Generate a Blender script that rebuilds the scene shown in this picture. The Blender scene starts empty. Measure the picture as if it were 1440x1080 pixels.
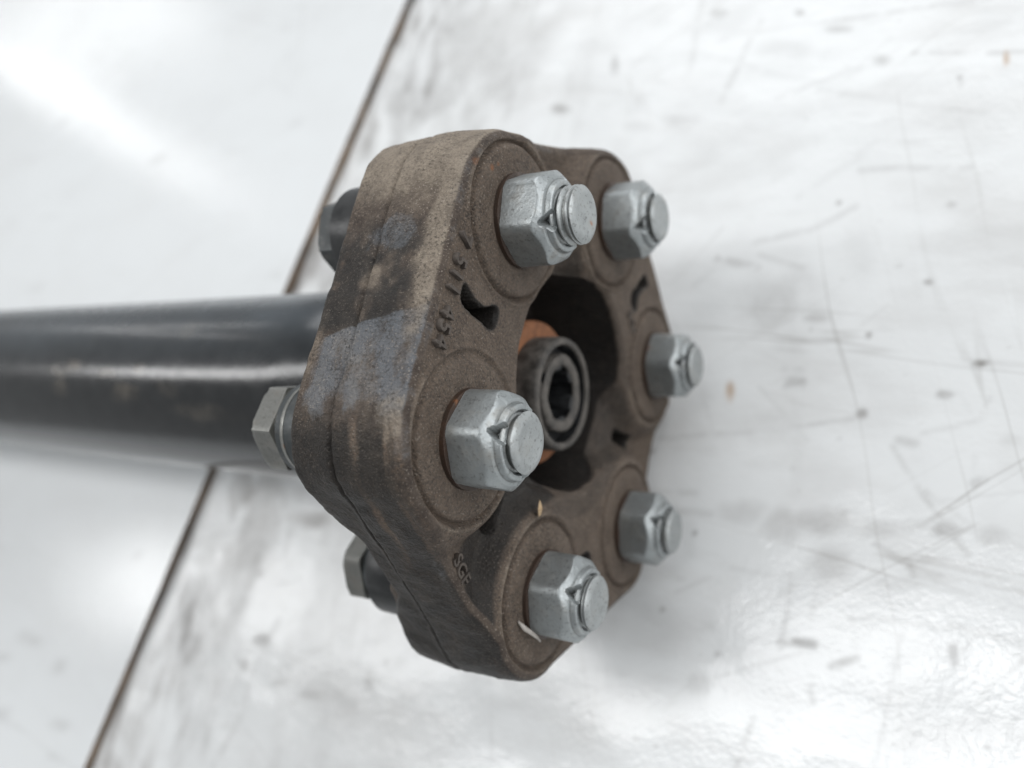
import bpy, math
import numpy as np
from mathutils import Matrix, Vector

# ------------------------------------------------------------------ camera
sc = bpy.context.scene
col = sc.collection
TABLE = 61.4                       # coupling axis height above the table, mm
MM = 0.001
cam_d = bpy.data.cameras.new('camera')
cam = bpy.data.objects.new('camera', cam_d)
col.objects.link(cam)
sc.camera = cam
cam_d.sensor_width = 36.0
cam_d.lens = 1104.0 / 1440.0 * 36.0
cam_d.clip_start = 0.005
cam_d.clip_end = 50.0
RT = (0.849782, 0.199487, -0.487929)
DN = (0.020530, -0.937449, -0.347515)
FW = (-0.526734, 0.285295, -0.800723)
cm = Matrix(((RT[0], -DN[0], -FW[0], 0.087494),
             (RT[1], -DN[1], -FW[1], -0.055793),
             (RT[2], -DN[2], -FW[2], 0.163001 + TABLE * MM),
             (0, 0, 0, 1)))
cam.matrix_world = cm
cam_d.dof.use_dof = True
cam_d.dof.focus_distance = 0.150
cam_d.dof.aperture_fstop = 27.6 / 3.3
cam_d.dof.aperture_blades = 0

# ------------------------------------------------------------------ light: a white workshop with strip lamps and two added fill lamps
world = bpy.data.worlds.new('World')
sc.world = world
world.use_nodes = True
w_bg = world.node_tree.nodes['Background']
w_bg.inputs['Color'].default_value = (0.955, 0.985, 1.0, 1)
w_bg.inputs['Strength'].default_value = 0.34


def area_lamp(name, loc, size, watts, target=None, rotz=0.0, color=(1, 1, 1)):
    d = bpy.data.lights.new(name, 'AREA')
    d.shape = 'RECTANGLE'
    d.size, d.size_y = size
    d.energy = watts
    d.color = color
    o = bpy.data.objects.new(name, d)
    col.objects.link(o)
    o.location = loc
    if target is None:
        o.rotation_euler = (0, 0, rotz)
    else:
        o.rotation_euler = (Vector(loc) - Vector(target)).to_track_quat('Z', 'Y').to_euler()
    return o


def strip_between(name, a, b, width, radiance, z):
    a, b = Vector((*a, z)), Vector((*b, z))
    L = (b - a).length
    return area_lamp(name, (a + b) / 2, (L, width), radiance * math.pi * L * width, None, math.atan2(b.y - a.y, b.x - a.x))


strip_between('bench_strip_lamp', (0.14, -0.02), (-2.40, -0.20), 0.26, 8.0, 1.42)
strip_between('far_strip_lamp', (-8.9, 4.42), (-4.35, 2.28), 0.07, 8.0, 2.65)
strip_between('end_strip_lamp', (-9.1, 4.52), (-6.2, 4.72), 0.34, 7.5, 2.65)
area_lamp('side_fill_light', (2.3, 0.3, 1.2), (1.8, 1.5), 30.0, (0, 0, 0.03), color=(0.98, 0.99, 1.0))  # added fill from the right, lifts the coupling's shadow
area_lamp('rear_fill_light', (0.45, 2.0, 1.35), (3.8, 1.5), 44.0, (0, 0, 0.05), color=(0.97, 0.985, 1.0))  # added broad fill, brightens the right, the front and the upper nut flats

sc.view_settings.view_transform = 'Standard'
sc.view_settings.look = 'None'
sc.view_settings.exposure = -0.03
sc.view_settings.gamma = 1.0
sc.view_settings.use_curve_mapping = False

# ------------------------------------------------------------------ helpers
def smooth(a, b, t):
    t = np.clip((t - a) / (b - a), 0, 1)
    return t * t * (3 - 2 * t)


def vnoise(u, v, seed=0):
    """bilinear value noise on arrays"""
    rng = np.random.default_rng(seed)
    tab = rng.random((256, 256))
    iu = np.floor(u).astype(int); iv = np.floor(v).astype(int)
    fu = u - iu; fv = v - iv
    fu = fu * fu * (3 - 2 * fu); fv = fv * fv * (3 - 2 * fv)
    a = tab[iu % 256, iv % 256]; b = tab[(iu + 1) % 256, iv % 256]
    c = tab[iu % 256, (iv + 1) % 256]; d = tab[(iu + 1) % 256, (iv + 1) % 256]
    return (a * (1 - fu) + b * fu) * (1 - fv) + (c * (1 - fu) + d * fu) * fv


def fbm(u, v, seed=0, octaves=4):
    s = 0; amp = 1; tot = 0
    for o in range(octaves):
        s = s + amp * vnoise(u * 2 ** o, v * 2 ** o, seed + o); tot += amp; amp *= .55
    return s / tot


def mesh_obj(name, verts, faces, mat, parent=None, smooth_shade=True, attrs=None, sharp=None):
    """verts in mm in the coupling's frame (x along the shaft, z up, axis at z=0)"""
    v = np.asarray(verts, dtype=float) * MM
    me = bpy.data.meshes.new(name)
    if isinstance(faces, np.ndarray):                 # all quads
        nf = len(faces)
        me.vertices.add(len(v)); me.vertices.foreach_set('co', v.astype(np.float32).ravel())
        me.loops.add(nf * 4); me.loops.foreach_set('vertex_index', faces.astype(np.int32).ravel())
        me.polygons.add(nf); me.polygons.foreach_set('loop_start', np.arange(nf, dtype=np.int32) * 4)
        me.update(calc_edges=True)
        me.validate()
    else:
        me.from_pydata(v.tolist(), [], [list(map(int, f)) for f in faces])
        me.update()
    if smooth_shade:
        me.polygons.foreach_set('use_smooth', [True] * len(me.polygons))
        if sharp:
            me.set_sharp_from_angle(angle=math.radians(sharp))
    for k, a in (attrs or {}).items():
        at = me.attributes.new(k, 'FLOAT', 'POINT')
        at.data.foreach_set('value', np.asarray(a, dtype=np.float32))
    me.materials.append(mat)
    o = bpy.data.objects.new(name, me)
    col.objects.link(o)
    if parent is not None:
        o.parent = parent
    return o


def grid_faces(nu, nv, wrap_u=True, flip=False, off=0):
    """nu columns (angle) by nv rows; index = row*nu + col"""
    jj, ii = np.meshgrid(np.arange(nv - 1), np.arange(nu if wrap_u else nu - 1), indexing='ij')
    i2 = (ii + 1) % nu
    q = np.stack([off + jj * nu + ii, off + jj * nu + i2, off + (jj + 1) * nu + i2, off + (jj + 1) * nu + ii], -1).reshape(-1, 4)
    return q[:, ::-1].copy() if flip else q


def lathe(profile, n=72, cy=0.0, cz=0.0, radial=None):
    """profile [(x, r)...] from one end to the other, r = 0 closes; radial(th, x, r) may reshape"""
    th = np.linspace(0, 2 * np.pi, n, endpoint=False)
    V = []
    for x, r in profile:
        rr = np.full(n, float(r)) if radial is None else radial(th, x, r)
        V.append(np.stack([np.full(n, x), cy + rr * np.cos(th), cz + rr * np.sin(th)], 1))
    V = np.concatenate(V)
    return V, grid_faces(n, len(profile))


# ------------------------------------------------------------------ materials
def new_mat(name):
    m = bpy.data.materials.new(name)
    m.use_nodes = True
    nt = m.node_tree
    b = nt.nodes['Principled BSDF']
    return m, nt, b


def N(nt, t, **kw):
    n = nt.nodes.new(t)
    for k, v in kw.items():
        if k in n.inputs.keys():
            n.inputs[k].default_value = v
        else:
            setattr(n, k, v)
    return n


def coords(nt, scale=(1, 1, 1)):
    tc = N(nt, 'ShaderNodeTexCoord')
    mp = N(nt, 'ShaderNodeMapping')
    mp.inputs['Scale'].default_value = scale
    nt.links.new(tc.outputs['Object'], mp.inputs['Vector'])
    return mp.outputs[0]


def noise(nt, vec, scale, detail=4, rough=.55):
    n = N(nt, 'ShaderNodeTexNoise')
    n.inputs['Scale'].default_value = scale
    n.inputs['Detail'].default_value = detail
    n.inputs['Roughness'].default_value = rough
    nt.links.new(vec, n.inputs['Vector'])
    return n.outputs['Fac']


def ramp(nt, src, lo, hi, a=0.0, b=1.0):
    r = N(nt, 'ShaderNodeMapRange')
    r.clamp = True
    r.inputs['From Min'].default_value = lo; r.inputs['From Max'].default_value = hi
    r.inputs['To Min'].default_value = a; r.inputs['To Max'].default_value = b
    nt.links.new(src, r.inputs['Value'])
    return r.outputs[0]


def mix(nt, fac, a, b):
    m = N(nt, 'ShaderNodeMix')
    m.data_type = 'RGBA'
    for s, v in (('Factor', fac), ('A', a), ('B', b)):
        i = [k for k in m.inputs if k.name == s and (k.type == 'RGBA' if s != 'Factor' else k.type == 'VALUE')][0]
        if isinstance(v, (tuple, list)):
            i.default_value = (*v, 1)
        elif isinstance(v, (int, float)):
            i.default_value = v
        else:
            nt.links.new(v, i)
    return [k for k in m.outputs if k.type == 'RGBA'][0]


def mth(nt, op, a, b=None):
    m = N(nt, 'ShaderNodeMath'); m.operation = op
    for i, v in enumerate((a, b)):
        if v is None:
            continue
        if isinstance(v, (int, float)):
            m.inputs[i].default_value = v
        else:
            nt.links.new(v, m.inputs[i])
    return m.outputs[0]


def attr(nt, name):
    a = N(nt, 'ShaderNodeAttribute'); a.attribute_name = name
    return a.outputs['Fac']


def bump(nt, bsdf, height, strength, dist, prev=None):
    b = N(nt, 'ShaderNodeBump')
    b.inputs['Strength'].default_value = strength
    b.inputs['Distance'].default_value = dist
    nt.links.new(height, b.inputs['Height'])
    if prev is not None:
        nt.links.new(prev, b.inputs['Normal'])
    nt.links.new(b.outputs[0], bsdf.inputs['Normal'])
    return b.outputs[0]


def sheet_material(name, base, wavy=.35, gloss=(.10, .20), scrape=1.0):
    m, nt, b = new_mat(name)
    co = coords(nt)
    g = attr(nt, 'grime'); t = attr(nt, 'tan')
    cloud = ramp(nt, noise(nt, co, 9, 5), .35, .75)
    c = mix(nt, mth(nt, 'MULTIPLY', cloud, .10), base, (.60, .58, .55))
    speck = ramp(nt, noise(nt, co, 260, 2), .72, .80)
    speck = mth(nt, 'MULTIPLY', speck, ramp(nt, noise(nt, co, 14, 3), .45, .7))
    c = mix(nt, mth(nt, 'MULTIPLY', speck, .45), c, (.30, .28, .26))
    fine = ramp(nt, noise(nt, coords(nt, (1, 7, 1)), 90, 4), .62, .78)
    c = mix(nt, mth(nt, 'MULTIPLY', fine, .10), c, (.45, .43, .40))
    patch = ramp(nt, noise(nt, co, 11, 4), .40, .66)
    for k, (ang, sx, sy, amt) in enumerate(((.12, 5, 75, .34), (1.35, 4, 60, .26), (-.65, 6, 90, .26), (.45, 3, 40, .22))):
        tc = N(nt, 'ShaderNodeTexCoord'); mp = N(nt, 'ShaderNodeMapping'); mp.vector_type = 'POINT'
        rt = N(nt, 'ShaderNodeVectorRotate'); rt.rotation_type = 'Z_AXIS'; rt.inputs['Angle'].default_value = ang
        nt.links.new(tc.outputs['Object'], rt.inputs['Vector']); nt.links.new(rt.outputs[0], mp.inputs['Vector'])
        mp.inputs['Scale'].default_value = (sx, sy, 1); mp.inputs['Location'].default_value = (k * 3.1, k * 1.7, 0)
        nn = noise(nt, mp.outputs[0], 1.0, 3, .5)
        line = ramp(nt, mth(nt, 'ABSOLUTE', mth(nt, 'SUBTRACT', nn, .5)), 0, .016, 1, 0)
        keep = ramp(nt, noise(nt, mp.outputs[0], .45, 2), .52, .64)
        c = mix(nt, mth(nt, 'MULTIPLY', mth(nt, 'MULTIPLY', line, keep), mth(nt, 'MULTIPLY', patch, amt * 2.6 * scrape)), c, (.30, .285, .265))
    smear = mth(nt, 'MULTIPLY', ramp(nt, noise(nt, coords(nt, (1, 2.2, 1)), 16, 6, .62), .47, .76), .40 * scrape)
    c = mix(nt, smear, c, (.46, .445, .43))
    gr = mth(nt, 'MULTIPLY', g, ramp(nt, noise(nt, co, 120, 4, .7), .25, .7, .55, 1.15))
    c = mix(nt, gr, c, mix(nt, ramp(nt, noise(nt, co, 40, 3), .4, .6), (.115, .098, .082), (.17, .155, .145)))
    c = mix(nt, t, c, (.42, .27, .15))
    nt.links.new(c, b.inputs['Base Color'])
    r = mth(nt, 'ADD', ramp(nt, noise(nt, co, 22, 4), .3, .7, *gloss), mth(nt, 'MULTIPLY', g, .35))
    nt.links.new(r, b.inputs['Roughness'])
    b.inputs['Specular IOR Level'].default_value = .5
    b1 = bump(nt, b, noise(nt, co, 700, 3), .25, .0004)
    bump(nt, b, noise(nt, co, 60, 3), wavy, .0012, b1)
    return m


def rubber_material():
    m, nt, b = new_mat('dusty_rubber')
    co = coords(nt)
    du = attr(nt, 'dust'); bl = attr(nt, 'blue'); bk = attr(nt, 'bare_shade'); br = attr(nt, 'brown'); ru = attr(nt, 'rust')
    n1 = noise(nt, co, 260, 5, .65)
    n2 = noise(nt, co, 1500, 3, .7)
    n3 = noise(nt, co, 55, 4)
    c = mix(nt, ramp(nt, n1, .35, .68), (.058, .044, .036), (.114, .089, .071))
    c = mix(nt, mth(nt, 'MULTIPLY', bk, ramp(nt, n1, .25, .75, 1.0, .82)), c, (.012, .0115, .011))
    c = mix(nt, mth(nt, 'MULTIPLY', br, ramp(nt, n2, .42, .60)), c, (.170, .120, .086))
    grit = mth(nt, 'ADD', mth(nt, 'MULTIPLY', mth(nt, 'SUBTRACT', n1, .5), 1.1), mth(nt, 'MULTIPLY', mth(nt, 'SUBTRACT', n2, .5), .7))
    c = mix(nt, mth(nt, 'MULTIPLY', ramp(nt, mth(nt, 'ADD', bl, grit), .30, .80), .75), c, (.135, .147, .163))
    c = mix(nt, mth(nt, 'MAXIMUM', mth(nt, 'MULTIPLY', du, .5), mth(nt, 'MULTIPLY', ramp(nt, mth(nt, 'ADD', du, grit), .25, 1.0), .92)), c, (.285, .240, .190))
    # light crumbs of dust
    sp = mth(nt, 'MULTIPLY', ramp(nt, noise(nt, co, 2400, 2, .6), .60, .68), ramp(nt, n3, .35, .6, .35, 1))
    c = mix(nt, mth(nt, 'MULTIPLY', sp, mth(nt, 'SUBTRACT', .58, mth(nt, 'MULTIPLY', bk, .34))), c, (.38, .33, .28))
    dk = mth(nt, 'MULTIPLY', ramp(nt, noise(nt, co, 1700, 3, .7), .36, .50, 1, 0), ramp(nt, noise(nt, co, 90, 3), .42, .6, .15, .75))
    c = mix(nt, dk, c, (.025, .022, .020))
    c = mix(nt, mth(nt, 'MULTIPLY', ru, ramp(nt, n1, .38, .6, 0, .8)), c, (.27, .10, .035))
    nt.links.new(c, b.inputs['Base Color'])
    rg = mth(nt, 'SUBTRACT', ramp(nt, n3, .3, .7, .62, .85), mth(nt, 'MULTIPLY', bk, .28))
    nt.links.new(mth(nt, 'SUBTRACT', rg, mth(nt, 'MULTIPLY', bl, .22)), b.inputs['Roughness'])
    b.inputs['Specular IOR Level'].default_value = .28
    b1 = bump(nt, b, n2, .6, .0009)
    bump(nt, b, n1, .35, .0009, b1)
    return m


def zinc_material(name, base=(.40, .425, .43), dirt=(.19, .175, .15), dirt_amt=.6, rough=(.36, .56), metallic=.88, edge_wear=.45):
    m, nt, b = new_mat(name)
    co = coords(nt)
    oi = N(nt, 'ShaderNodeObjectInfo')
    off = N(nt, 'ShaderNodeVectorMath'); off.operation = 'ADD'
    nt.links.new(co, off.inputs[0]); nt.links.new(oi.outputs['Random'], off.inputs[1])
    co = off.outputs[0]
    n1 = noise(nt, co, 240, 5, .6); n2 = noise(nt, co, 1300, 3, .65)
    c = mix(nt, ramp(nt, n1, .3, .7), tuple(.82 * k for k in base), base)
    c = mix(nt, mth(nt, 'MULTIPLY', ramp(nt, n1, .52, .70), dirt_amt), c, dirt)
    c = mix(nt, mth(nt, 'MULTIPLY', ramp(nt, n2, .56, .66), .45), c, (.10, .095, .085))
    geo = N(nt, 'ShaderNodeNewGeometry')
    wear = mth(nt, 'MULTIPLY', ramp(nt, geo.outputs['Pointiness'], .515, .56), ramp(nt, n1, .3, .6, .3, 1))
    c = mix(nt, mth(nt, 'MULTIPLY', wear, edge_wear), c, tuple(min(.8, 1.5 * k) for k in base))
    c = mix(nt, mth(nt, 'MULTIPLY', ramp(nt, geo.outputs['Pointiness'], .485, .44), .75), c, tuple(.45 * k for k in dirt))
    c = mix(nt, ramp(nt, noise(nt, co, 120, 2), .735, .77), c, (.36, .14, .05))
    nt.links.new(c, b.inputs['Base Color'])
    nt.links.new(ramp(nt, n1, .3, .7, rough[1], rough[0]), b.inputs['Roughness'])
    nt.links.new(ramp(nt, n1, .52, .72, metallic, metallic * .35), b.inputs['Metallic'])
    b1 = bump(nt, b, n2, .25, .0003)
    bump(nt, b, n1, .3, .0006, b1)
    return m


def plain_material(name, c1, c2, scale, rough, metallic=0.0, bstr=.3, spec=.5):
    m, nt, b = new_mat(name)
    co = coords(nt)
    n1 = noise(nt, co, scale, 5, .6)
    nt.links.new(mix(nt, ramp(nt, n1, .35, .65), c1, c2), b.inputs['Base Color'])
    b.inputs['Metallic'].default_value = metallic
    b.inputs['Specular IOR Level'].default_value = spec
    nt.links.new(ramp(nt, n1, .3, .7, rough[0], rough[1]), b.inputs['Roughness'])
    bump(nt, b, noise(nt, co, scale * 4, 3), bstr, .0004)
    return m


def paint_material():
    m, nt, b = new_mat('black_shaft_paint')
    co = coords(nt)
    d = attr(nt, 'dust'); film_sheen = attr(nt, 'film_sheen')
    n1 = noise(nt, co, 150, 5, .6)
    c = mix(nt, ramp(nt, n1, .3, .7), (.011, .012, .013), (.020, .021, .022))
    c = mix(nt, mth(nt, 'MULTIPLY', film_sheen, ramp(nt, noise(nt, coords(nt, (.4, 1, 1)), 70, 4), .3, .7, .45, 1)), c, (.066, .078, .090))
    c = mix(nt, mth(nt, 'MULTIPLY', d, ramp(nt, n1, .3, .75, .1, .85)), c, (.17, .145, .115))
    nt.links.new(c, b.inputs['Base Color'])
    r = mth(nt, 'ADD', ramp(nt, n1, .3, .7, .16, .23), mth(nt, 'MULTIPLY', film_sheen, .08))
    nt.links.new(r, b.inputs['Roughness'])
    b.inputs['Coat Weight'].default_value = .25
    b.inputs['Coat Roughness'].default_value = .14
    bump(nt, b, noise(nt, co, 300, 3), .15, .0004)
    return m


M_SHEET = sheet_material('scratched_white_sheet', (.775, .79, .795))
M_SHEET2 = sheet_material('clean_white_sheet', (.745, .765, .775), .03, (.035, .055), .25)
M_EDGE = plain_material('rusty_sheet_edge', (.045, .030, .019), (.20, .135, .085), 45, (.6, .9))
M_RUBBER = rubber_material()
M_ZINC = zinc_material('zinc_plating')
M_THREAD = zinc_material('zinc_thread', base=(.46, .48, .48), dirt_amt=.5, edge_wear=.0)
M_HEAD = zinc_material('dull_steel', base=(.27, .27, .255), dirt=(.15, .13, .11), dirt_amt=.6)
M_BLACK = plain_material('black_paint', (.012, .013, .014), (.030, .031, .032), 130, (.32, .5))
M_BLACKHEAD = zinc_material('worn_black_steel', base=(.050, .056, .058), dirt=(.11, .095, .08), dirt_amt=.35, metallic=.2)
M_PAINT = paint_material()
M_RUST = plain_material('orange_rust', (.18, .075, .036), (.33, .145, .07), 220, (.65, .9), bstr=.6)
M_BUSH = plain_material('grey_bush', (.042, .038, .034), (.120, .108, .096), 320, (.5, .75), bstr=.6)
M_BUSHIN = plain_material('shaded_bush_recess', (.006, .0065, .007), (.018, .019, .020), 260, (.3, .55))  # near-black: shade inside the bush groove and bore put into the colour
M_SLEEVE = zinc_material('rusty_sleeve', base=(.05, .042, .036), dirt=(.10, .05, .028), dirt_amt=.6, metallic=.3)
M_TEXT = plain_material('shaded_moulded_rubber', (.055, .044, .037), (.10, .082, .069), 500, (.6, .8), bstr=.1)  # darker than the disc: the letters' shading put into the colour
M_CHIP = plain_material('wood_chip', (.40, .27, .15), (.52, .38, .23), 400, (.6, .8))

LINES=[([(33.6,159.2),(82.4,154.2)],0.70,0.45),([(62.5,138.3),(91.8,131.7)],0.50,0.50),([(20.6,129.3),(34.1,133.4),(47.1,136.2)],0.80,0.35),([(34.3,130.5),(64.4,118.3),(92.1,108.2)],0.70,0.35),([(49.7,97.5),(79.3,94.2)],0.70,0.45),([(19.9,74.3),(36.7,77.4),(49.6,84.1)],0.90,0.40),([(8.5,69.4),(13.4,67.8),(21.6,65.2)],1.10,0.75),([(21.1,69.8),(35.7,64.3)],0.70,0.50),([(45.2,102.0),(66.5,115.3)],0.80,0.20),([(32.4,89.9),(55.1,106.9)],1.20,0.20),([(2.5,60.7),(7.8,65.6)],1.20,0.30),([(1.9,132.2),(7.3,150.9),(12.0,165.4)],1.10,0.40),([(-12.0,147.6),(-11.2,182.0)],1.00,0.35),([(-52.1,160.1),(-10.6,156.9),(19.6,139.8),(64.4,118.3)],1.00,0.20),([(33.4,26.9),(38.7,26.5)],1.30,0.95),([(33.5,30.9),(39.2,30.1)],0.90,0.40),([(-1.6,7.2),(32.5,12.1),(53.3,16.3)],0.40,0.45),([(63.6,8.7),(71.8,-4.1),(81.7,-17.5)],0.40,0.50),([(71.7,-2.3),(81.5,-9.5),(93.5,-14.6)],0.40,0.40),([(60.8,-17.6),(69.0,-21.4),(70.3,-24.5)],0.50,0.55),([(40.2,-46.1),(47.9,-45.8)],0.90,0.90),([(52.9,-50.4),(58.6,-47.2)],0.70,0.60),([(40.4,-47.9),(40.8,-28.8)],0.40,0.40),([(58.6,-47.5),(57.0,-37.3)],0.40,0.35),([(46.8,-39.1),(47.8,-29.7)],0.40,0.30),([(56.2,-37.1),(73.2,-36.2),(93.7,-36.2)],0.35,0.30),([(78.5,-35.2),(88.1,-36.3)],0.35,0.45),([(31.9,-79.0),(35.0,-66.5)],0.50,0.50),([(74.3,24.1),(76.1,23.7)],1.00,0.80),([(65.2,10.8),(69.0,10.1)],0.90,0.50),([(83.2,0.3),(85.1,1.6)],0.90,0.70),([(85.2,-12.1),(85.7,-13.5)],0.80,0.60),([(48.2,-55.7),(49.0,-59.0)],0.60,0.50),([(79.4,-40.1),(79.8,-43.3)],0.60,0.70),([(82.6,8.1),(83.7,-5.7)],0.25,0.25),([(71.0,13.2),(83.9,17.7),(85.3,23.6)],0.40,0.30),([(78.8,-62.7),(87.6,-46.5),(93.8,-40.5)],0.30,0.30),([(40.9,131.3),(61.3,143.4),(91.7,146.1)],0.50,0.15),([(-117.8,143.1),(-106.0,186.2),(-99.9,208.3)],1.50,0.30),([(-97.2,150.3),(-88.1,204.8)],1.20,0.30),([(-141.7,170.9),(-134.1,218.5)],1.50,0.30),([(-153.2,-127.2),(-145.3,-105.7),(-146.3,-88.3),(-139.6,-68.9)],1.40,0.40),([(-196.3,-92.7),(-170.7,-90.5)],1.00,0.30),([(-148.2,-80.9),(-125.5,-66.5)],1.00,0.20),([(-96.5,-108.1),(-100.9,-86.4),(-97.7,-66.7)],1.00,0.20),([(-53.2,-95.2),(-40.7,-82.0)],1.00,0.20),([(-39.4,-97.8),(-43.6,-78.5)],0.50,0.30),([(12.4,21.3),(0.5,40.4),(-12.5,61.4)],0.80,0.15),([(22.1,30.8),(18.6,42.6)],0.80,0.15),([(37.9,17.7),(40.1,5.1),(39.9,-7.3)],1.20,0.12),([(-19.1,-10.8),(12.0,-9.0)],0.60,0.35),([(4.0,-15.2),(17.0,-14.4)],0.70,0.40),([(25.0,-29.2),(47.8,-30.6)],0.50,0.25),([(-2.2,-33.1),(11.2,-34.2)],0.70,0.25),([(19.0,-45.9),(36.6,-46.4)],0.60,0.20),([(-2.9,159.8),(27.2,159.7),(54.5,153.7)],0.70,0.20),([(-42.9,178.9),(-30.1,184.1)],1.50,0.35),]
BLOBS=[(30.6,52.0,14.4,-0.5,1.4,-14.2,0.28),(40.3,47.4,5.0,-0.1,0.2,-1.9,0.45),(46.4,-13.6,10.6,1.2,0.4,-4.2,0.40),(37.2,-15.2,5.6,0.7,0.5,-4.9,0.35),(49.9,-23.7,6.6,0.9,0.5,-6.5,0.30),(62.3,-13.1,9.9,1.2,0.2,-2.6,0.30),(76.1,-12.0,3.4,0.4,0.1,-2.2,0.55),(26.1,-13.2,8.8,1.0,0.4,-3.7,0.25),(20.0,-60.8,3.8,0.8,0.4,-3.2,0.22),(55.4,18.1,1.8,0.1,0.1,-2.1,0.60),(55.7,41.7,1.1,-0.0,0.1,-1.3,0.60),(83.5,33.1,2.1,0.0,0.0,-1.2,0.70),(75.6,125.9,0.9,-0.2,0.0,-1.3,0.70),(44.3,86.2,1.2,-0.1,0.1,-1.3,0.60),(70.0,57.7,1.2,-0.1,0.0,-0.9,0.70),(74.9,82.0,1.4,-0.2,0.0,-1.2,0.35),(-43.8,159.2,2.2,-0.5,0.9,-5.0,0.45),(-64.5,142.1,6.0,-1.2,0.7,-3.6,0.60),(-47.2,89.7,1.5,-0.2,0.3,-1.5,0.30),(-3.8,3.1,1.4,0.1,0.2,-1.1,0.60),(13.1,-20.6,1.0,0.1,0.1,-1.0,0.60),(23.9,-52.6,1.0,0.2,0.1,-0.9,0.40),(-180.5,-26.1,8.4,0.8,3.8,-8.7,0.60),(-138.1,-33.4,12.7,1.4,1.5,-4.0,0.60),(-160.3,-46.0,5.9,0.8,1.7,-4.0,0.45),(-159.7,-57.2,4.6,0.7,0.9,-2.1,0.40),(-185.7,-29.6,3.4,0.3,4.6,-10.1,0.45),(-156.7,-26.7,3.2,0.3,2.8,-7.0,0.30),(-190.9,-57.3,12.6,1.8,1.9,-3.8,0.20),(-146.4,-80.6,5.8,1.1,1.0,-2.4,0.45),(-116.8,-94.0,8.0,1.7,0.8,-2.2,0.40),(-151.9,-90.7,3.7,0.7,1.3,-2.8,0.40),(-131.7,-92.9,4.1,0.9,0.7,-1.8,0.30),(-152.2,-112.3,5.7,1.3,1.0,-2.2,0.20),(-191.5,-74.9,4.2,0.7,3.9,-7.8,0.30),(-183.7,-103.8,4.8,1.0,2.9,-5.7,0.30),(-200.1,-128.8,8.2,2.0,5.1,-9.1,0.20),(-91.8,-84.4,3.0,0.6,1.1,-3.4,0.30),(-77.5,-90.3,3.9,0.9,0.6,-2.1,0.20),(-122.6,190.5,24.6,-6.3,8.7,-33.1,0.30),(-130.6,160.7,16.6,-3.4,5.6,-20.1,0.35),(-99.1,158.0,15.0,-3.2,2.8,-11.5,0.25),(-154.7,157.7,9.1,-1.7,7.7,-24.6,0.40),(-28.4,127.1,8.6,-1.5,0.7,-4.5,0.20),(-11.8,127.2,10.7,-2.0,0.4,-3.1,0.20),(20.9,150.7,14.3,-3.6,0.4,-4.3,0.15),(53.3,138.3,3.4,-0.8,0.2,-2.8,0.35),(-4.6,173.3,3.9,-1.1,0.3,-2.7,0.30),(25.5,164.8,2.4,-0.7,0.2,-1.9,0.50),(40.3,154.0,5.0,-1.3,0.1,-1.5,0.35),(86.9,-11.6,4.4,0.5,0.1,-3.2,0.25),(90.2,12.4,3.0,0.2,0.0,-2.2,0.15),(64.7,-27.1,6.4,1.0,0.1,-1.8,0.20),(-20.1,30.3,7.6,0.1,3.4,-19.7,0.08),(51.7,67.6,5.8,-0.4,0.8,-11.8,0.10),]
LBLOBS=[(-328.9,155.3,5.8,-0.9,2.5,-4.7,0.30),(-219.7,161.4,4.4,-0.8,1.8,-4.6,0.30),(-469.8,209.1,6.1,-1.1,5.2,-8.0,0.30),(-479.3,175.7,6.1,-0.9,2.6,-3.8,0.20),(-286.9,-106.8,6.5,1.2,2.3,-3.4,0.45),(-304.1,-118.1,3.4,0.7,1.2,-1.7,0.45),(-256.1,-113.2,4.0,0.8,3.1,-4.7,0.35),(-286.5,-139.3,4.8,1.1,3.0,-4.1,0.30),(-242.8,-133.6,6.5,1.5,1.6,-2.4,0.35),(-231.2,-59.8,2.9,0.4,1.6,-2.9,0.20),(-334.9,-72.0,6.3,0.8,1.9,-2.6,0.20),(-240.4,-145.6,4.6,1.2,1.6,-2.4,0.20),(-281.1,142.3,3.2,-0.4,1.1,-2.4,0.12),(-411.0,77.1,8.3,-0.4,4.8,-6.9,0.15),(-196.9,72.8,3.9,-0.2,1.2,-3.0,0.20),(-463.1,262.1,10.3,-2.5,6.1,-10.0,0.10),]
TAN=[(18.1,24.2,1.7,0.0,0.4,-3.7,0.70),(87.4,130.4,0.9,-0.2,0.1,-3.1,0.80),]
TUBE_SPOTS=[(-180,103,7,4.5,.8),(-172,100,6,4,.8),(-180,116,5,7,.5),(-154,104,6,3,.7),(-145,116,8,7,.5),(-136.5,102,5,4.5,.75),(-120,73,5,9,.35),(-106,126,14,6,.3),(-122,112,6,6,.3)]


# ------------------------------------------------------------------ table: two overlapping white sheets
def axis(lo, hi, a, b, fine, n_out=14):
    inner = np.arange(a, b + fine / 2, fine)
    left = a - (a - lo) * (np.linspace(1, 0, n_out, endpoint=False) ** 2)
    right = b + (hi - b) * (np.linspace(0, 1, n_out + 1)[1:] ** 2)
    parts = []
    if lo < a - 1e-6: parts.append(left)
    parts.append(inner)
    if hi > b + 1e-6: parts.append(right)
    return np.concatenate(parts)


def seg_dist(X, Y, p, q):
    px, py = p; qx, qy = q
    dx, dy = qx - px, qy - py
    t = np.clip(((X - px) * dx + (Y - py) * dy) / (dx * dx + dy * dy + 1e-9), 0, 1)
    return np.hypot(X - px - t * dx, Y - py - t * dy), t


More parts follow.
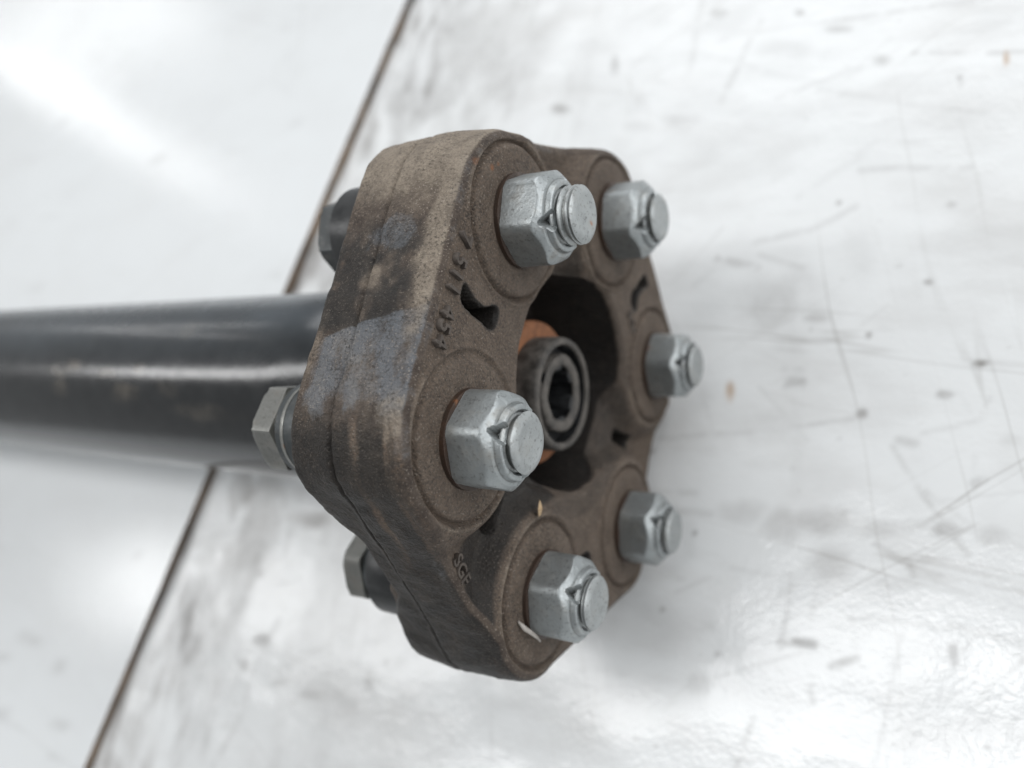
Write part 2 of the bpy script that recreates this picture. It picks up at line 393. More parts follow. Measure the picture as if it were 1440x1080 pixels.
def blob(X, Y, b, seed):
    cx, cy, ax, ay, bx, by, s = b
    det = ax * by - ay * bx
    u = ((X - cx) * by - (Y - cy) * bx) / det
    v = (-(X - cx) * ay + (Y - cy) * ax) / det
    r = np.hypot(u, v)
    out = np.zeros_like(X)
    k = r < 2.0
    rr = r[k] + (fbm(X[k] / 9 + seed, Y[k] / 9, 40 + seed) - .5) * 1.1
    out[k] = s * (1 - smooth(.25, 1.3, rr))
    return out


def sheet(name, xs, ys, zf, mat, grime_f, tan_f, thick):
    X, Y = np.meshgrid(xs, ys)
    Z = zf(X, Y)
    nx, ny = len(xs), len(ys)
    V = np.stack([X.ravel(), Y.ravel(), Z.ravel()], 1)
    F = grid_faces(nx, ny, False)
    # rim (the underside lies on the bench and is never seen)
    rim = [i for i in range(nx)] + [j * nx + nx - 1 for j in range(1, ny)] + \
          [(ny - 1) * nx + i for i in range(nx - 2, -1, -1)] + [j * nx for j in range(ny - 2, 0, -1)]
    k = len(V)
    low = V[rim].copy(); low[:, 2] -= thick
    V2 = np.concatenate([V, low])
    n = len(rim)
    ra = np.array(rim); aa = np.arange(n); ab = (aa + 1) % n
    F = np.concatenate([F, np.stack([ra[ab], ra[aa], k + aa, k + ab], 1)])
    g = np.concatenate([np.clip(grime_f(X, Y), 0, 1).ravel(), np.zeros(n)])
    t = np.concatenate([np.clip(tan_f(X, Y), 0, 1).ravel(), np.zeros(n)])
    o = mesh_obj(name, V2, F, mat, None, True, {'grime': g, 'tan': t}, sharp=50)
    o['kind'] = 'structure'
    return o


def edge_x(Y):                       # where the upper sheet ends
    return -195.5 + (Y - 20) * .147


def grime_right(X, Y):
    g = np.zeros_like(X)
    XW = X + (fbm(X / 12, Y / 12, 7) - .5) * 1.5
    YW = Y + (fbm(X / 12, Y / 12, 9) - .5) * 1.5
    BR = [smooth(.18, .55, fbm(X / 5 + k * 3, Y / 5, 11)) for k in range(4)]
    for i, (pts, w, s) in enumerate(LINES):
        for a, b in zip(pts[:-1], pts[1:]):
            d, t = seg_dist(XW, YW, a, b)
            brk = BR[i % 4]
            g = np.maximum(g, s * (.34 + .34 * s) * brk * (1 - smooth(w * .3, w * 1.5 + .7, d)))
    for i, b in enumerate(BLOBS):
        g = np.maximum(g, blob(X, Y, b, i))
    near = np.exp(-np.clip(X - edge_x(Y), 0, None) / 50.0)
    st = smooth(.50, .80, fbm(X / 7, Y / 30, 3))
    st2 = smooth(.42, .72, fbm(X / 24, Y / 40, 5))
    g = np.maximum(g, near * (.72 * st + .80 * st2))
    # general thin scuffs and random fine scratches
    rng = np.random.default_rng(5)
    for i in range(90):
        x0 = rng.uniform(-150, 110); y0 = rng.uniform(-130, 240); a = rng.normal(.1, .5) + (math.pi / 2 if rng.random() < .3 else 0)
        L = rng.uniform(4, 38)
        d, t = seg_dist(X, Y, (x0, y0), (x0 + L * math.cos(a), y0 + L * math.sin(a)))
        g = np.maximum(g, rng.uniform(.03, .13) * (1 - smooth(.15, .9, d)))
    for i in range(130):
        x0 = rng.uniform(-180, 110); y0 = rng.uniform(-130, 240); r = rng.uniform(.35, 1.1)
        d = np.hypot((X - x0), (Y - y0) * rng.uniform(.6, 1.8))
        g = np.maximum(g, rng.uniform(.08, .38) * (1 - smooth(r * .4, r * 1.4, d)))
    g = np.maximum(g, .10 * smooth(.55, .8, fbm(X / 30, Y / 14, 21)))
    return g


def tan_right(X, Y):
    t = np.zeros_like(X)
    for i, b in enumerate(TAN):
        t = np.maximum(t, blob(X, Y, b, 70 + i))
    return t


def grime_left(X, Y):
    g = np.zeros_like(X)
    for i, b in enumerate(LBLOBS):
        g = np.maximum(g, blob(X, Y, b, 90 + i) * .8)
    g = np.maximum(g, .0 * smooth(-2.2, -.3, X - edge_x(Y)) * smooth(.3, .6, fbm(Y / 9, X / 9, 33)))
    return g


def z_right(X, Y):
    w = (fbm(X / 55, Y / 55, 61, 3) - .5) * 1.6 + (fbm(X / 20, Y / 20, 63, 2) - .5) * .30
    # shallow dents in the thin sheet, below and left of the coupling
    for cx, cy, sx, sy, d in ((-35, -92, 26, 16, 1.3), (-75, -60, 18, 22, 1.0), (70, -60, 30, 12, .5)):
        w = w - d * np.exp(-((X - cx) / sx) ** 2 - ((Y - cy) / sy) ** 2)
    keep = smooth(28, 60, np.hypot(X + 15, Y))       # the spot that carries the coupling stays flat
    return -TABLE + np.minimum(w * keep, .25) - .0


xs = axis(-900, 700, -240, 116, .8)
ys = axis(-600, 900, -168, 250, .8)
sheet('table_top', xs, ys, z_right, M_SHEET, grime_right, tan_right, 12.0)

# upper sheet: rows follow its slightly skewed edge
us = np.concatenate([-(np.linspace(1, 0, 60, endpoint=False) ** 1.6) * 900, ])
us = np.concatenate([us[us < -7.0], np.linspace(-6, 0, 9)])
ys2 = axis(-600, 900, -170, 400, 2.2)
U, Yg = np.meshgrid(us, ys2)
wob = (fbm(Yg / 14, Yg * 0, 51) - .5) * .7
Xg = edge_x(Yg) + U + wob * smooth(-8, 0, U)
lift = 3.9 + .5 * np.sin(Yg / 90.0)
Zg = -TABLE + .3 + lift + (fbm(Xg / 90, Yg / 90, 55, 2) - .5) * .8 * smooth(0, -60, U)
# pressed swage bent round in the far corner of the sheet
SW = [(-430.0, 420.0), (-520.0, 372.0), (-548.0, 330.0), (-480.0, 262.0), (-400.0, 212.0), (-330.0, 170.0)]
dmin = np.full_like(Xg, 1e9); tpar = np.zeros_like(Xg)
V = np.stack([Xg.ravel(), Yg.ravel(), Zg.ravel()], 1)
nx, ny = len(us), len(ys2)
F = grid_faces(nx, ny, False)
clean = mesh_obj('upper_sheet', V, F, M_SHEET2, None, True,
                 {'grime': np.clip(grime_left(Xg, Yg), 0, 1).ravel(), 'tan': np.zeros(nx * ny)})
clean['kind'] = 'structure'
# its cut edge, a rusty strip of real thickness
e_top = V.reshape(ny, nx, 3)[:, -1, :]
EV = []; EF = []
for p in e_top:
    h = lift.mean()
    EV += [(p[0], p[1], p[2]), (p[0] + .05, p[1], p[2] - .4), (p[0] - .1, p[1], p[2] - 1.4), (p[0] - .9, p[1], -TABLE - .6)]
for j in range(ny - 1):
    for k in range(3):
        EF.append((j * 4 + k, j * 4 + k + 1, (j + 1) * 4 + k + 1, (j + 1) * 4 + k))
mesh_obj('sheet_edge', EV, EF, M_EDGE, clean, True)

# ------------------------------------------------------------------ the drive shaft: one assembly
root = bpy.data.objects.new('drive_shaft', None)
col.objects.link(root)
root.location = (0, 0, TABLE * MM)
root['label'] = 'black drive shaft with a dusty rubber flex coupling bolted to its end'
root['category'] = 'drive shaft'
for o in col.objects:                  # the table was written in the same frame
    if o.type == 'MESH' and o.parent is None:
        o.location = (0, 0, TABLE * MM)

R = 48.0
BOLT = [60, 0, -60, -120, 180, 120]
BP = [(R * math.cos(math.radians(a)), R * math.sin(math.radians(a))) for a in BOLT]

# ---- rubber disc
NT = 1080
TH = np.linspace(0, 2 * np.pi, NT, endpoint=False)


def pad_sign(th):
    return np.clip(1.6 * np.cos(3 * (th - math.pi / 2)) + .35, -1, 1)


def outline(th):
    rho = 19.3 + .95 * pad_sign(th)
    a = np.mod(th, math.pi / 3)                       # bolts sit at multiples of 60 degrees
    a = np.minimum(a, math.pi / 3 - a)                # angle from the nearest bolt
    flat = (R * math.cos(math.pi / 6) + rho) / np.cos(math.pi / 6 - a)
    circ = R * np.cos(a) + np.sqrt(np.clip(rho ** 2 - (R * np.sin(a)) ** 2, 0, None))
    k = a < np.arctan2(rho * .5, R + rho * .866)
    return np.where(k, circ, flat)


PAIRS = [(0, 5), (1, 2), (3, 4)]                      # raised front pads
REAR = [(5, 4), (2, 3), (0, 1)]


def pair_dist(Y, Z, pairs):
    d = np.full_like(Y, 1e9)
    for a, b in pairs:
        e, t = seg_dist(Y, Z, BP[a], BP[b])
        d = np.minimum(d, e)
    return d


def bolt_dist(Y, Z):
    d = np.full_like(Y, 1e9)
    for b in BP:
        d = np.minimum(d, np.hypot(Y - b[0], Z - b[1]))
    return d


def slot(Y, Z, ang, r0, r1, w, flare):
    a = math.radians(ang)
    u = Y * math.cos(a) + Z * math.sin(a)
    v = -Y * math.sin(a) + Z * math.cos(a)
    ww = w * (1 + flare * smooth(r0 + 4, r0, u)) * (1 + .35 * smooth(r1 - 4, r1, u))
    v2 = v + (1.5 - 1.0 * np.sin((u - r0) / (r1 - r0) * math.pi)) * (1 if flare > .2 else 0)
    du = np.maximum(np.maximum(r0 - u, u - r1), 0)
    dv = np.maximum(np.abs(v2) - ww * .35, 0)
    return np.hypot(du, dv) - ww * .5


def front_height(Y, Z):
    d = pair_dist(Y, Z, PAIRS)
    rr_ = np.hypot(Y, Z)
    h = -(1.7 + 3.6 * smooth(63, 50, rr_)) * smooth(18.4, 23.5, d) ** .8
    b = bolt_dist(Y, Z)
    h = h + .8 * smooth(16.8, 14.8, b)                                  # boss under each nut
    soft = 1 - .8 * smooth(-4, 6, Y + 24) * smooth(14, 26, Z) * smooth(4, -4, Y)      # nearly flush round the nearest nut
    h = h - 1.1 * soft * np.exp(-((b - 16.4) / .36) ** 2)                       # groove round it
    h = h + .5 * np.exp(-((b - 17.7) / .5) ** 2) * smooth(19.5, 18.2, d)
    for ang in (90, -30, -150):
        h = h - 11 * (1 - smooth(-.5, .35, slot(Y, Z, ang, 42.0, 52.5, 1.45, .9)))
    for ang in (-90, 30, 150):
        h = h - 9 * (1 - smooth(-.5, .35, slot(Y, Z, ang, 35.0, 43.0, 1.9, .0)))
    h = h + (fbm(Y / 7 + 50, Z / 7 + 50, 81, 3) - .5) * .45
    h = h - 1.6 * smooth(2.8, 0.0, np.hypot(Y, Z) - (26.6 + 3.3 * np.cos(np.arctan2(Z, Y) - .5))) ** 1.5
    return h


RO = outline(TH)
RI = 26.2 + .6 * pad_sign(TH) + 3.3 * np.cos(TH - .5) + (fbm(TH * 9, TH * 0, 4) - .5) * .4 \
    - 1.2 * np.exp(-((np.mod(TH - 2.93 + math.pi, 2 * math.pi) - math.pi) / .45) ** 2)
rows = []; att = {k: [] for k in ('dust', 'blue', 'bare_shade', 'brown', 'rust')}
c, s = np.cos(TH), np.sin(TH)
CH = 2.2                                             # worn front edge
NR = 150
front0 = len(rows)
# inner wall from the rear to the front
depths = np.linspace(-26, -1.0, 20)
rear_h = lambda Y, Z: -28.8 + 5.0 * smooth(18.4, 24.0, pair_dist(Y, Z, PAIRS))
for q, dp in enumerate(depths):
    r = RI + .8 * np.sin((dp + 15) / 9.0)
    Yv, Zv = r * c, r * s
    fh = front_height((RI + .6) * c, (RI + .6) * s)
    t = q / (len(depths) - 1)
    x = -24 + (fh - 1.0 + 24) * t
    rows.append(np.stack([x, Yv, Zv], 1))
n_inner = len(rows)
tt = np.linspace(0, 1, NR)
for t in tt:
    r = (RI + .7) + (RO - CH - RI - .7) * t
    Yv, Zv = r * c, r * s
    rows.append(np.stack([front_height(Yv, Zv), Yv, Zv], 1))
n_front = len(rows)
# rounded front edge, outer side, rounded rear edge
Ye, Ze = (RO - CH) * c, (RO - CH) * s
xe = front_height(Ye, Ze)
for a in np.linspace(10, 90, 7):
    a = math.radians(a)
    r = RO - CH + CH * math.sin(a)
    rows.append(np.stack([xe - 2.6 * (1 - math.cos(a)), r * c, r * s], 1))
xs0 = xe - 2.6
xr = rear_h(RO * c, RO * s) + 1.6
NS = 70
for q in range(1, NS + 1):
    t = q / NS
    x = xs0 + (xr - xs0) * t
    bul = .7 * math.sin(math.pi * t)
    pl = -.95 * np.exp(-((x + 16.3 + (fbm(TH * 14, TH * 0, 17) - .5) * 1.0) / .38) ** 2)       # mould parting line
    lump = (fbm(TH * 16, x / 6.0, 19, 4) - .5) * .9
    step = -1.1 * smooth(-15, -19, x) * smooth(.1, -.6, pad_sign(TH))
    r = RO + bul + pl + lump + step
    rows.append(np.stack([x, r * c, r * s], 1))
n_side = len(rows)
for a in np.linspace(15, 90, 5):
    a = math.radians(a)
    r = np.hypot(rows[n_side - 1][:, 1], rows[n_side - 1][:, 2]) - 1.6 * (1 - math.cos(a))
    rows.append(np.stack([xr - 1.6 * math.sin(a), r * c, r * s], 1))
for t in np.linspace(0.05, 1, 24):
    r = (RO - 2.4) + (RI - RO + 2.4) * t
    Yv, Zv = r * c, r * s
    rows.append(np.stack([rear_h(Yv, Zv), Yv, Zv], 1))
V = np.concatenate(rows)
F = grid_faces(NT, len(rows))
# close back to the first ring
last = (len(rows) - 1) * NT
ii = np.arange(NT)
F = np.concatenate([F, np.stack([last + ii, last + (ii + 1) % NT, (ii + 1) % NT, ii], 1)])
ridx = np.repeat(np.arange(len(rows)), NT)
X3, Y3, Z3 = V[:, 0], V[:, 1], V[:, 2]
side = (ridx >= n_front + 3) & (ridx < n_side + 3)
edge = (ridx >= n_front - 2) & (ridx < n_front + 6)
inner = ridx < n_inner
face = (ridx >= n_inner) & (ridx < n_front)
up = Z3 > 40


def spot(x, y, sx, sy, rag=1.0, seed=0):
    u = np.hypot((X3 - x) / sx, (Y3 - y) / sy) + (fbm(X3 / 3.2 + 90, Y3 / 3.2 + 90, seed) - .5) * rag
    return 1 - smooth(.55, 1.15, u)


S = side & (Z3 > 25)
dust = np.zeros(len(V)); blue = np.zeros(len(V)); brown = np.zeros(len(V)); rust = np.zeros(len(V))
dust = np.maximum(dust, S * .85 * smooth(13, 24, Y3 + (fbm(X3 / 5 + 9, Y3 / 5 + 60, 23) - .5) * 9))
dust = np.maximum(dust, S * .8 * spot(-2.6, 8, 4.2, 22, .8, 24))
dust = np.maximum(dust, S * .7 * spot(-2.2, -26, 4.5, 6, .8, 25))
dust = np.maximum(dust, S * .55 * spot(-26.5, -11, 3.0, 9, 1.0, 26))
dust = np.maximum(dust, S * .6 * spot(-15.2, 1.1, 3.2, 3.2, .5, 27))
dust = np.maximum(dust, S * .30 * smooth(.45, .75, fbm(X3 / 4 + 20, Y3 / 9 + 70, 28)))
diag = -6.0 + (X3 + 6.8) * .29                                   # the wiped patch ends along a slanted line
wipe = S * smooth(diag + .6, diag - .6, Y3 + (X3 + 6.8) * 0) * smooth(-29, -22, Y3 + (fbm(X3 / 4, Y3 / 4 + 30, 29) - .5) * 8) * smooth(-27, -23, X3)
blue = np.maximum(blue, wipe * (.55 + .5 * smooth(.3, .7, fbm(X3 / 3 + 5, Y3 / 8 + 5, 30))))
blue = np.maximum(blue, S * .55 * spot(-13, 10.5, 7, 4.5, .9, 31))
blue = np.maximum(blue, edge * (Z3 > 30) * .34 * smooth(.40, .65, fbm(Y3 / 6 + 30, X3 / 3, 32)))
brown = np.maximum(brown, S * smooth(-24, -30, Y3) * (.35 + .75 * smooth(.45, .7, fbm(X3 / 3 + 7, Y3 / 11 + 7, 34))))
brown = np.maximum(brown, side * (Z3 <= 30) * .5 * smooth(.4, .7, fbm(X3 / 4 + 7, (Y3 + Z3) / 6 + 7, 35)))
brown = np.maximum(brown, .6 * S * smooth(-19, -28, X3) * smooth(.4, .6, fbm(X3 / 3, Y3 / 5 + 80, 36)))
brown = np.maximum(brown, face * .42)
dust = np.maximum(dust, face * .16 * smooth(.35, .7, fbm(Y3 / 8 + 40, Z3 / 8 + 40, 37)))
dust = np.maximum(dust, face * .14)
pdist = pair_dist(Y3, Z3, PAIRS)
bd = bolt_dist(Y3, Z3)
dust = np.maximum(dust, face * .5 * np.exp(-((bd - 17.8) / .5) ** 2) * (pdist > 17))  # pad ridges painted paler to look lit, using the dust tone
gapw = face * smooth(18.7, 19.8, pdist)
bare_shade = np.zeros(len(V))
bare_shade = np.maximum(bare_shade, inner * 1.0)
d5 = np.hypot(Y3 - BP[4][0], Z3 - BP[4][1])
bare_shade = np.maximum(bare_shade, gapw * (Y3 < -20) * (Z3 > 0) * smooth(30.5, 26.0, d5 + (fbm(Y3 / 6 + 10, Z3 / 6 + 10, 38) - .5) * 6) * smooth(68, 61, np.hypot(Y3, Z3)) * .95)
bare_shade = np.maximum(bare_shade, gapw * (Y3 > -20) * smooth(44, 30, np.hypot(Y3, Z3)) * .7)
for ang in (90, -30, -150):  # slot depths blackened, their shade put into the colour
    bare_shade = np.maximum(bare_shade, face * smooth(1.0, .35, slot(Y3, Z3, ang, 42.0, 52.5, 1.45, .9)))
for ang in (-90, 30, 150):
    bare_shade = np.maximum(bare_shade, face * smooth(1.0, .35, slot(Y3, Z3, ang, 35.0, 43.0, 1.9, .0)))
bare_shade = np.maximum(bare_shade, .92 * S * smooth(15, 7, Y3 + (fbm(X3 / 4 + 3, Y3 / 4 + 44, 39) - .5) * 8) * smooth(-12, -8, Y3) * smooth(-3.5, -7, X3) * smooth(.2, .5, fbm(X3 / 5 + 3, Y3 / 5 + 14, 40)))
bare_shade = np.maximum(bare_shade, .92 * side * (Y3 < 0) * smooth(-23, -31, Y3) * smooth(.18, .46, fbm(X3 / 3.5 + 3, (Y3 - Z3) / 9 + 44, 41)))
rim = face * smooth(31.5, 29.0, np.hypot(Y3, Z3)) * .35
bare_shade = np.maximum(bare_shade, rim * (Z3 < 15))
brown *= (1 - bare_shade); dust *= (1 - .8 * bare_shade)
for y, z, rr in ((27.0, 59.2, 1.0), (28.6, 54.6, .7), (30.5, 53.0, .5)):
    rust = np.maximum(rust, .9 * (1 - smooth(rr * .5, rr * 1.3, np.hypot(Y3 - y, Z3 - z))) * (X3 > -2.2))
disc = mesh_obj('rubber_disc', V, F, M_RUBBER, root, True,
                {'dust': dust, 'blue': blue, 'bare_shade': bare_shade, 'brown': brown, 'rust': rust})
disc['label'] = 'brown dusty rubber coupling disc with six lobes'

# steel sleeves under the nuts
for b in BP:
    V, F = lathe([(-8, 5.9), (1.7, 5.9), (1.95, 6.3), (1.95, 9.7), (1.8, 9.95), (0.0, 10.0)], 64, *b)
    mesh_obj('steel_sleeve', V, F, M_SLEEVE, disc, True, sharp=40)


def text_mesh(name, string, size, depth, parent, mat, origin, right, upv, spacing=1.0):
    cu = bpy.data.curves.new(name, 'FONT')
    cu.body = string; cu.size = size; cu.extrude = depth; cu.bevel_depth = 0.06
    cu.align_x = 'CENTER'; cu.align_y = 'CENTER'; cu.space_character = spacing
    cu.resolution_u = 3
    cu.offset = size * .004
    tmp = bpy.data.objects.new(name + '_tmp', cu)
    col.objects.link(tmp)
    dg = bpy.context.evaluated_depsgraph_get()
    me = bpy.data.meshes.new_from_object(tmp.evaluated_get(dg))
    bpy.data.objects.remove(tmp); bpy.data.curves.remove(cu)
    rv, uv = Vector(right).normalized(), Vector(upv).normalized()
    nv = rv.cross(uv)
    mat4 = Matrix(((rv.x, uv.x, nv.x, origin[0]), (rv.y, uv.y, nv.y, origin[1]), (rv.z, uv.z, nv.z, origin[2]), (0, 0, 0, 1)))
    me.transform(Matrix.Scale(MM, 4) @ mat4)
    me.materials.clear(); me.materials.append(mat)
    for k, val in (('dust', .25), ('blue', 0), ('bare_shade', 0), ('brown', .4), ('rust', 0)):
        at = me.attributes.new(k, 'FLOAT', 'POINT')
        at.data.foreach_set('value', np.full(len(me.vertices), val, dtype=np.float32))
    me.name = name
    o = bpy.data.objects.new(name, me)
    col.objects.link(o); o.parent = parent
    return o


text_mesh('part_number', '7 511 454', 4.9, .95, disc, M_TEXT, (.15, .4, 57.4), (0, -1, 0), (0, 0, -1), 1.2)
text_mesh('maker_mark', 'SGF', 4.2, .45, disc, M_TEXT, (.0, 29.2, -22.4), (0, -.62, -.78), (0, .78, -.62), 1.05)
text_mesh('maker_mark', 'SGF', 4.2, .5, disc, M_TEXT, (-3.2, -48.0, 29.5), (0, -.62, -.78), (0, .78, -.62), 1.05)

# ---- bolts, each with its nut and head
HEXA = 9.05


def hex_r(th, rot):
    a = np.mod(th - rot, math.pi / 3) - math.pi / 6          # corner at rot
    return HEXA / np.cos(a)


def build_nut(name, cy, cz, rot, parent, notch):
    n = 360
    th = np.linspace(0, 2 * np.pi, n, endpoint=False)
    hx = hex_r(th, rot)
    hx = -np.log(np.exp(-(hx - 9) * 8) + np.exp(-(9.95 - 9) * 8)) / 8 + 9          # corners worn round
    lv = [2.0, 2.2, 2.5, 3.0, 4.0, 5.5, 7.0] + list(np.arange(7.8, 11.01, .16))
    rows = [np.stack([np.full(n, 2.0), cy + 6 * np.cos(th), cz + 6 * np.sin(th)], 1)]

    def put(x, r):
        for k in range(3):                              # three punched slits that leave the thread open
            d = np.abs(np.mod(th - notch - k * 2 * math.pi / 3 + math.pi, 2 * math.pi) - math.pi)
            half = (.02 + (.30, .16, .22)[k] * max(0.0, x - 10.3) / 2.2)
            if x > 10.3:
                cut = smooth(half + .022, half - .008, d)
                r = r - cut * np.clip(r - 5.5, 0, None)
        rows.append(np.stack([np.full(n, x), cy + r * np.cos(th), cz + r * np.sin(th)], 1))

    for x in lv:
        bot = 9.9 + (x - 2.0) * 2.2
        top = 10.55 - (x - 8.7) * 1.05
        cone = -np.log(np.exp(-(hx - 9) * 9) + np.exp(-(min(top, 12) - 9) * 9)) / 9 + 9
        put(x, np.minimum(cone, bot) * (1 + .004 * np.sin(2 * th + rot)))
    for x, r in [(11.05, 7.75), (11.15, 7.5), (11.35, 7.42), (11.6, 7.36), (11.85, 7.3), (12.1, 7.22), (12.3, 7.1), (12.42, 6.9), (12.46, 6.5), (12.46, 6.25), (12.1, 5.9)]:
        put(x, np.full(n, r))
    return mesh_obj(name, np.concatenate(rows), grid_faces(n, len(rows)), M_ZINC, parent, True, sharp=38)


def build_head(name, cy, cz, x0, x1, rot, parent, mat):
    """hex head between x0 (outer, rear) and x1"""
    n = 96
    th = np.linspace(0, 2 * np.pi, n, endpoint=False)
    rows = []
    L = x1 - x0
    for x, kind in ((x0, 0), (x0, 7.2), (x0 + .25, 8.6), (x0 + .7, 9.6), (x0 + 1.3, 10.6), (x0 + 2.0, 20), (x1 - .3, 20), (x1, 10.4), (x1, 6)):
        h = np.minimum(hex_r(th, rot), kind)
        rows.append(np.stack([np.full(n, x), cy + h * np.cos(th), cz + h * np.sin(th)], 1))
    return mesh_obj(name, np.concatenate(rows), grid_faces(n, len(rows)), mat, parent, True, sharp=26)


NUT_ROT = [132, 139, 109, 86, 88, 97]
TIP = [16.6, 14.4, 14.2, 14.6, 14.5, 14.4]
LOOK = ['with rusty flecks and its thread standing proud', 'at the far upper corner', 'on the far side', 'with a tan smear', 'lowest of the six', 'nearest the lens']
for i, (cy, cz) in enumerate(BP):
    tip = TIP[i]
    pitch = 1.75
    prof = [(-42, 5.9), (2.0, 5.9)]
    x = 2.0
    while x < tip - 1.9:
        prof += [(x, 5.25), (x + .55, 6.0), (x + .85, 6.0), (x + 1.4, 5.25)]
        x += pitch
    prof = [p for p in prof if p[0] < tip - 1.1]
    prof += [(tip - 1.15, 5.35), (tip - 1.0, 5.85), (tip - .75, 5.9), (tip - .3, 5.35), (tip - .06, 4.75), (tip, 4.3), (tip - .04, 4.0), (tip - .14, 3.7), (tip - .16, 2), (tip - .16, 0)]
    # a real helix: shift each ring along x with angle inside the thread
    n = 72
    th = np.linspace(0, 2 * np.pi, n, endpoint=False)
    rows = []
    for (px, pr) in prof:
        rows.append(np.stack([np.full(n, px), cy + pr * np.cos(th), cz + pr * np.sin(th)], 1))
    bolt = mesh_obj('bolt', np.concatenate(rows), grid_faces(n, len(rows)), M_THREAD, root, True, sharp=30)
    rot = math.radians(NUT_ROT[i])
    build_nut('nut', cy, cz, rot, bolt, rot + math.radians(-4))
    if i == 0:
        build_head('bolt_head', cy, cz, -49.3, -43.3, math.radians(75), bolt, M_BLACKHEAD)
    else:
        build_head('bolt_head', cy, cz, -50.8 if i == 5 else -53.0, -44.0 if i == 5 else -46.5, math.radians({5: 112, 4: 95}.get(i, 90)), bolt, M_HEAD)
        s_ = 2.5 if i == 5 else 0
        V, F = lathe([(-46.6 + s_, 6), (-46.6 + s_, 8.6), (-44.0 + s_, 10.0), (-43.2 + s_, 10.3), (-42.5 + s_, 10.3), (-42.5 + s_, 6)], 64, cy, cz)
        mesh_obj('washer', V, F, M_HEAD if i == 5 else M_BLACKHEAD, bolt, True, sharp=30)
        if i in (5, 1, 3):             # spacer sleeve where no flange arm sits
            V, F = lathe([(-42.5, 6), (-42.5, 10.2), (-28, 10.2)], 48, cy, cz)
            mesh_obj('spacer', V, F, M_BLACKHEAD, bolt, True, sharp=30)

# ---- three-arm flange on the shaft end
n = 240
th = np.linspace(0, 2 * np.pi, n, endpoint=False)
arm = np.full(n, 25.0)
for k in (0, 2, 4):
    a = math.radians(BOLT[k])
    d = np.mod(th - a + math.pi, 2 * math.pi) - math.pi
    ok = np.abs(np.sin(d)) < 11.6 / R
    rr = np.where((np.cos(d) > 0) & ok, R * np.cos(d) + np.sqrt(np.clip(11.6 ** 2 - (R * np.sin(d)) ** 2, 0, None)), 0)
    neck = np.where(np.cos(d) > 0, np.clip(9.5 / np.clip(np.abs(np.sin(d)), 1e-3, None), 0, R), 0)
    arm = np.maximum(arm, np.maximum(rr, neck))
rows = []
for x, k in ((-33.4, 0), (-33.4, -1.0), (-34.0, 0.001), (-42.6, 0.001), (-43.4, -1.0), (-43.4, 0)):
    r = arm + k if k else np.full(n, 7.0)
    rows.append(np.stack([np.full(n, x), r * np.cos(th), r * np.sin(th)], 1))
mesh_obj('flange', np.concatenate(rows), grid_faces(n, len(rows), flip=True), M_BLACK, root, True, sharp=40)

# ---- shaft tube with its neck
xs_t = [-43.5, -52, -60, -66, -72, -80, -90] + list(np.linspace(-92, -460, 185)) + [-600, -760, -900, -900]
rs_t = [22.5, 22.5, 23.5, 26.0, 27.8, 28.3, 28.3] + [28.3] * 185 + [28.3, 28.3, 28.3, 0.01]
nt_ = 160
th = np.linspace(0, 2 * np.pi, nt_, endpoint=False)
V = np.concatenate([np.stack([np.full(nt_, x), r * np.cos(th), r * np.sin(th)], 1) for x, r in zip(xs_t, rs_t)])
A = np.arctan2(V[:, 2], V[:, 1])
td = np.zeros(len(V))
for x, a, sx, sa, st in TUBE_SPOTS:
    u = np.hypot((V[:, 0] - x) / sx, (A - math.radians(a)) / math.radians(sa)) + (fbm(V[:, 0] / 6 + 200, A * 6 + 30, 71) - .5) * 1.3
    td = np.maximum(td, st * (1 - smooth(.4, 1.2, u)))
film_sheen = smooth(112, 60, np.degrees(A)) * (np.degrees(A) > -90) * (.55 + .45 * fbm(V[:, 0] / 30 + 300, A * 4 + 30, 72))  # thin dust and the grey reflection along the top, painted as colour
tube = mesh_obj('shaft_tube', V, grid_faces(nt_, len(xs_t), flip=True), M_PAINT, root, True, {'dust': td, 'film_sheen': film_sheen}, sharp=60)
tube['label'] = 'black painted steel tube with beige dust smears'

# ---- centring bush in the middle of the disc
V, F = lathe([(-34, 18.4), (-13.0, 18.4), (-11.8, 18.2), (-11.2, 17.6), (-11.2, 10)], 96)
rng_ = mesh_obj('rust_ring', V, F, M_RUST, root, True, sharp=40)
V, F = lathe([(-20, 14.2), (-6.2, 14.2), (-4.6, 14.1), (-3.9, 13.7), (-3.7, 13.1), (-3.9, 12.4), (-4.5, 12.15), (-4.6, 12.6)], 96)
bush = mesh_obj('centring_bush', V, F, M_BUSH, root, True, sharp=50)
wob = lambda th, x, r: r + .18 * np.sin(3 * th + 1) + .12 * np.sin(7 * th)
V, F = lathe([(-9, 9.9), (-5.0, 9.8), (-4.4, 9.4), (-4.2, 8.6), (-4.4, 7.2), (-4.7, 6.9), (-5.0, 6.8), (-5.4, 7.4)], 96, radial=wob)
mesh_obj('inner_ring', V, F, M_BUSH, bush, True, sharp=50)
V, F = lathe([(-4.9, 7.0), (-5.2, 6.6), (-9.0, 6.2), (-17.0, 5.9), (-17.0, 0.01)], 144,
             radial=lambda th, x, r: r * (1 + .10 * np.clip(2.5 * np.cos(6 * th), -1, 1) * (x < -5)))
core = mesh_obj('toothed_bore', V, F, M_BUSHIN, bush, True, sharp=50)
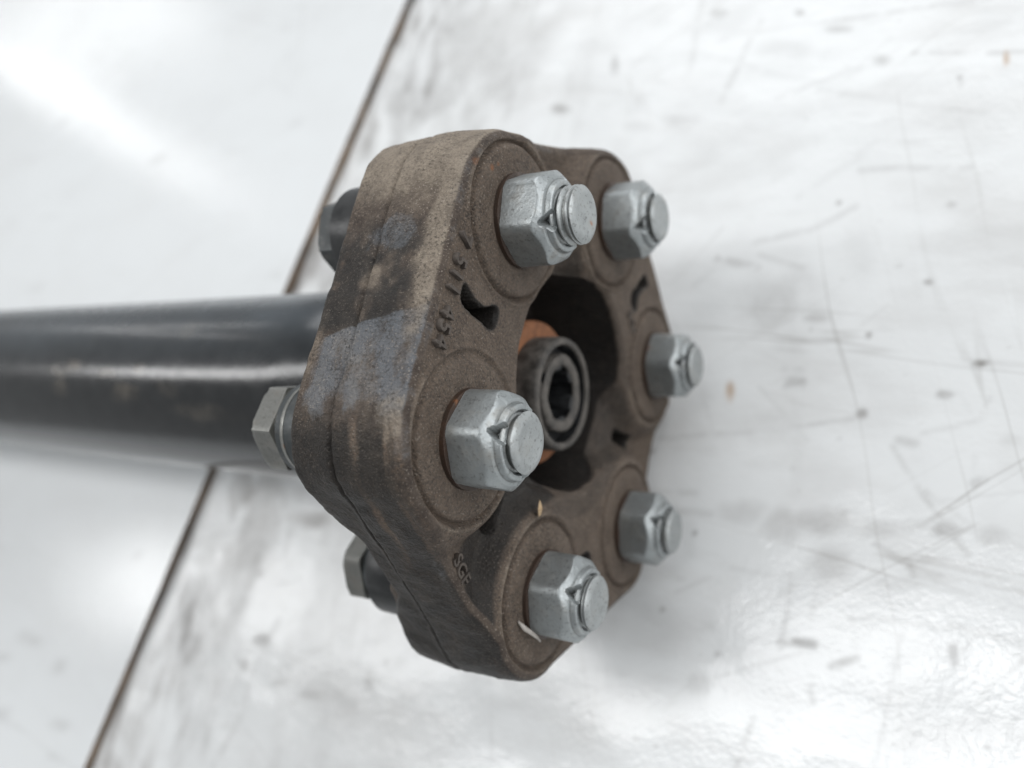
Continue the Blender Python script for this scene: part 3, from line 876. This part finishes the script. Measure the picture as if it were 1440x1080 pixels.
V, F = lathe([(-4.4, 12.2), (-8.1, 12.0), (-8.3, 10.9), (-8.1, 9.7), (-4.6, 9.6)], 96)
mesh_obj('groove_shade', V, F, M_BUSHIN, bush, True, sharp=50)  # added dark surface that paints the shade in the groove

# ---- small chip lying on the rim of the lowest pad
chip = mesh_obj('wood_chip', [(-.9, -2.3, -.2), (.2, -2.0, .9), (-1.0, 0, -.9), (.3, .2, 1.2), (-.8, 2.2, -.6), (.1, 2.6, .5),
                              (-.2, -2.1, -.1), (.5, .1, .1), (-.1, 2.3, 0)],
                [(0, 2, 7, 6), (2, 4, 8, 7), (6, 7, 3, 1), (7, 8, 5, 3), (0, 6, 1), (4, 5, 8), (0, 1, 3, 2), (2, 3, 5, 4)], M_CHIP, None, False)
chip.location = (1.1 * MM, -30.5 * MM, (9.6 + TABLE) * MM)
chip.rotation_euler = (math.radians(25), 0, 0)
chip.scale = (1.0, .75, 1.5)
chip['label'] = 'tiny tan wood chip lying on the brown rubber above the lowest nut'
chip['category'] = 'wood chip'

# ---- pale sliver stuck beside the lowest nut
pts = [(1.0, -55.3, 9.9, .35), (2.0, -56.3, 8.6, .75), (2.9, -57.0, 6.6, .6), (3.4, -57.7, 4.3, .45), (3.2, -58.4, 2.2, .2)]
SV = []; SF = []
for k, (x, y, z, r) in enumerate(pts):
    for a in range(6):
        t_ = a * math.pi / 3
        SV.append((x + .35 * r * math.cos(t_), y + .9 * r * math.sin(t_), z + .3 * r * math.cos(t_)))
for k in range(len(pts) - 1):
    for a in range(6):
        SF.append((k * 6 + a, k * 6 + (a + 1) % 6, (k + 1) * 6 + (a + 1) % 6, (k + 1) * 6 + a))
SF += [tuple(range(5, -1, -1)), tuple(range(24, 30))]
M_FIBRE = plain_material('pale_fibre', (.34, .31, .28), (.46, .43, .40), 600, (.5, .7))
fib = mesh_obj('plastic_sliver', SV, SF, M_FIBRE, None, True)
fib.location = (0, 0, TABLE * MM)
fib['label'] = 'pale plastic sliver stuck on the rubber just below the lowest nut'
fib['category'] = 'sliver'
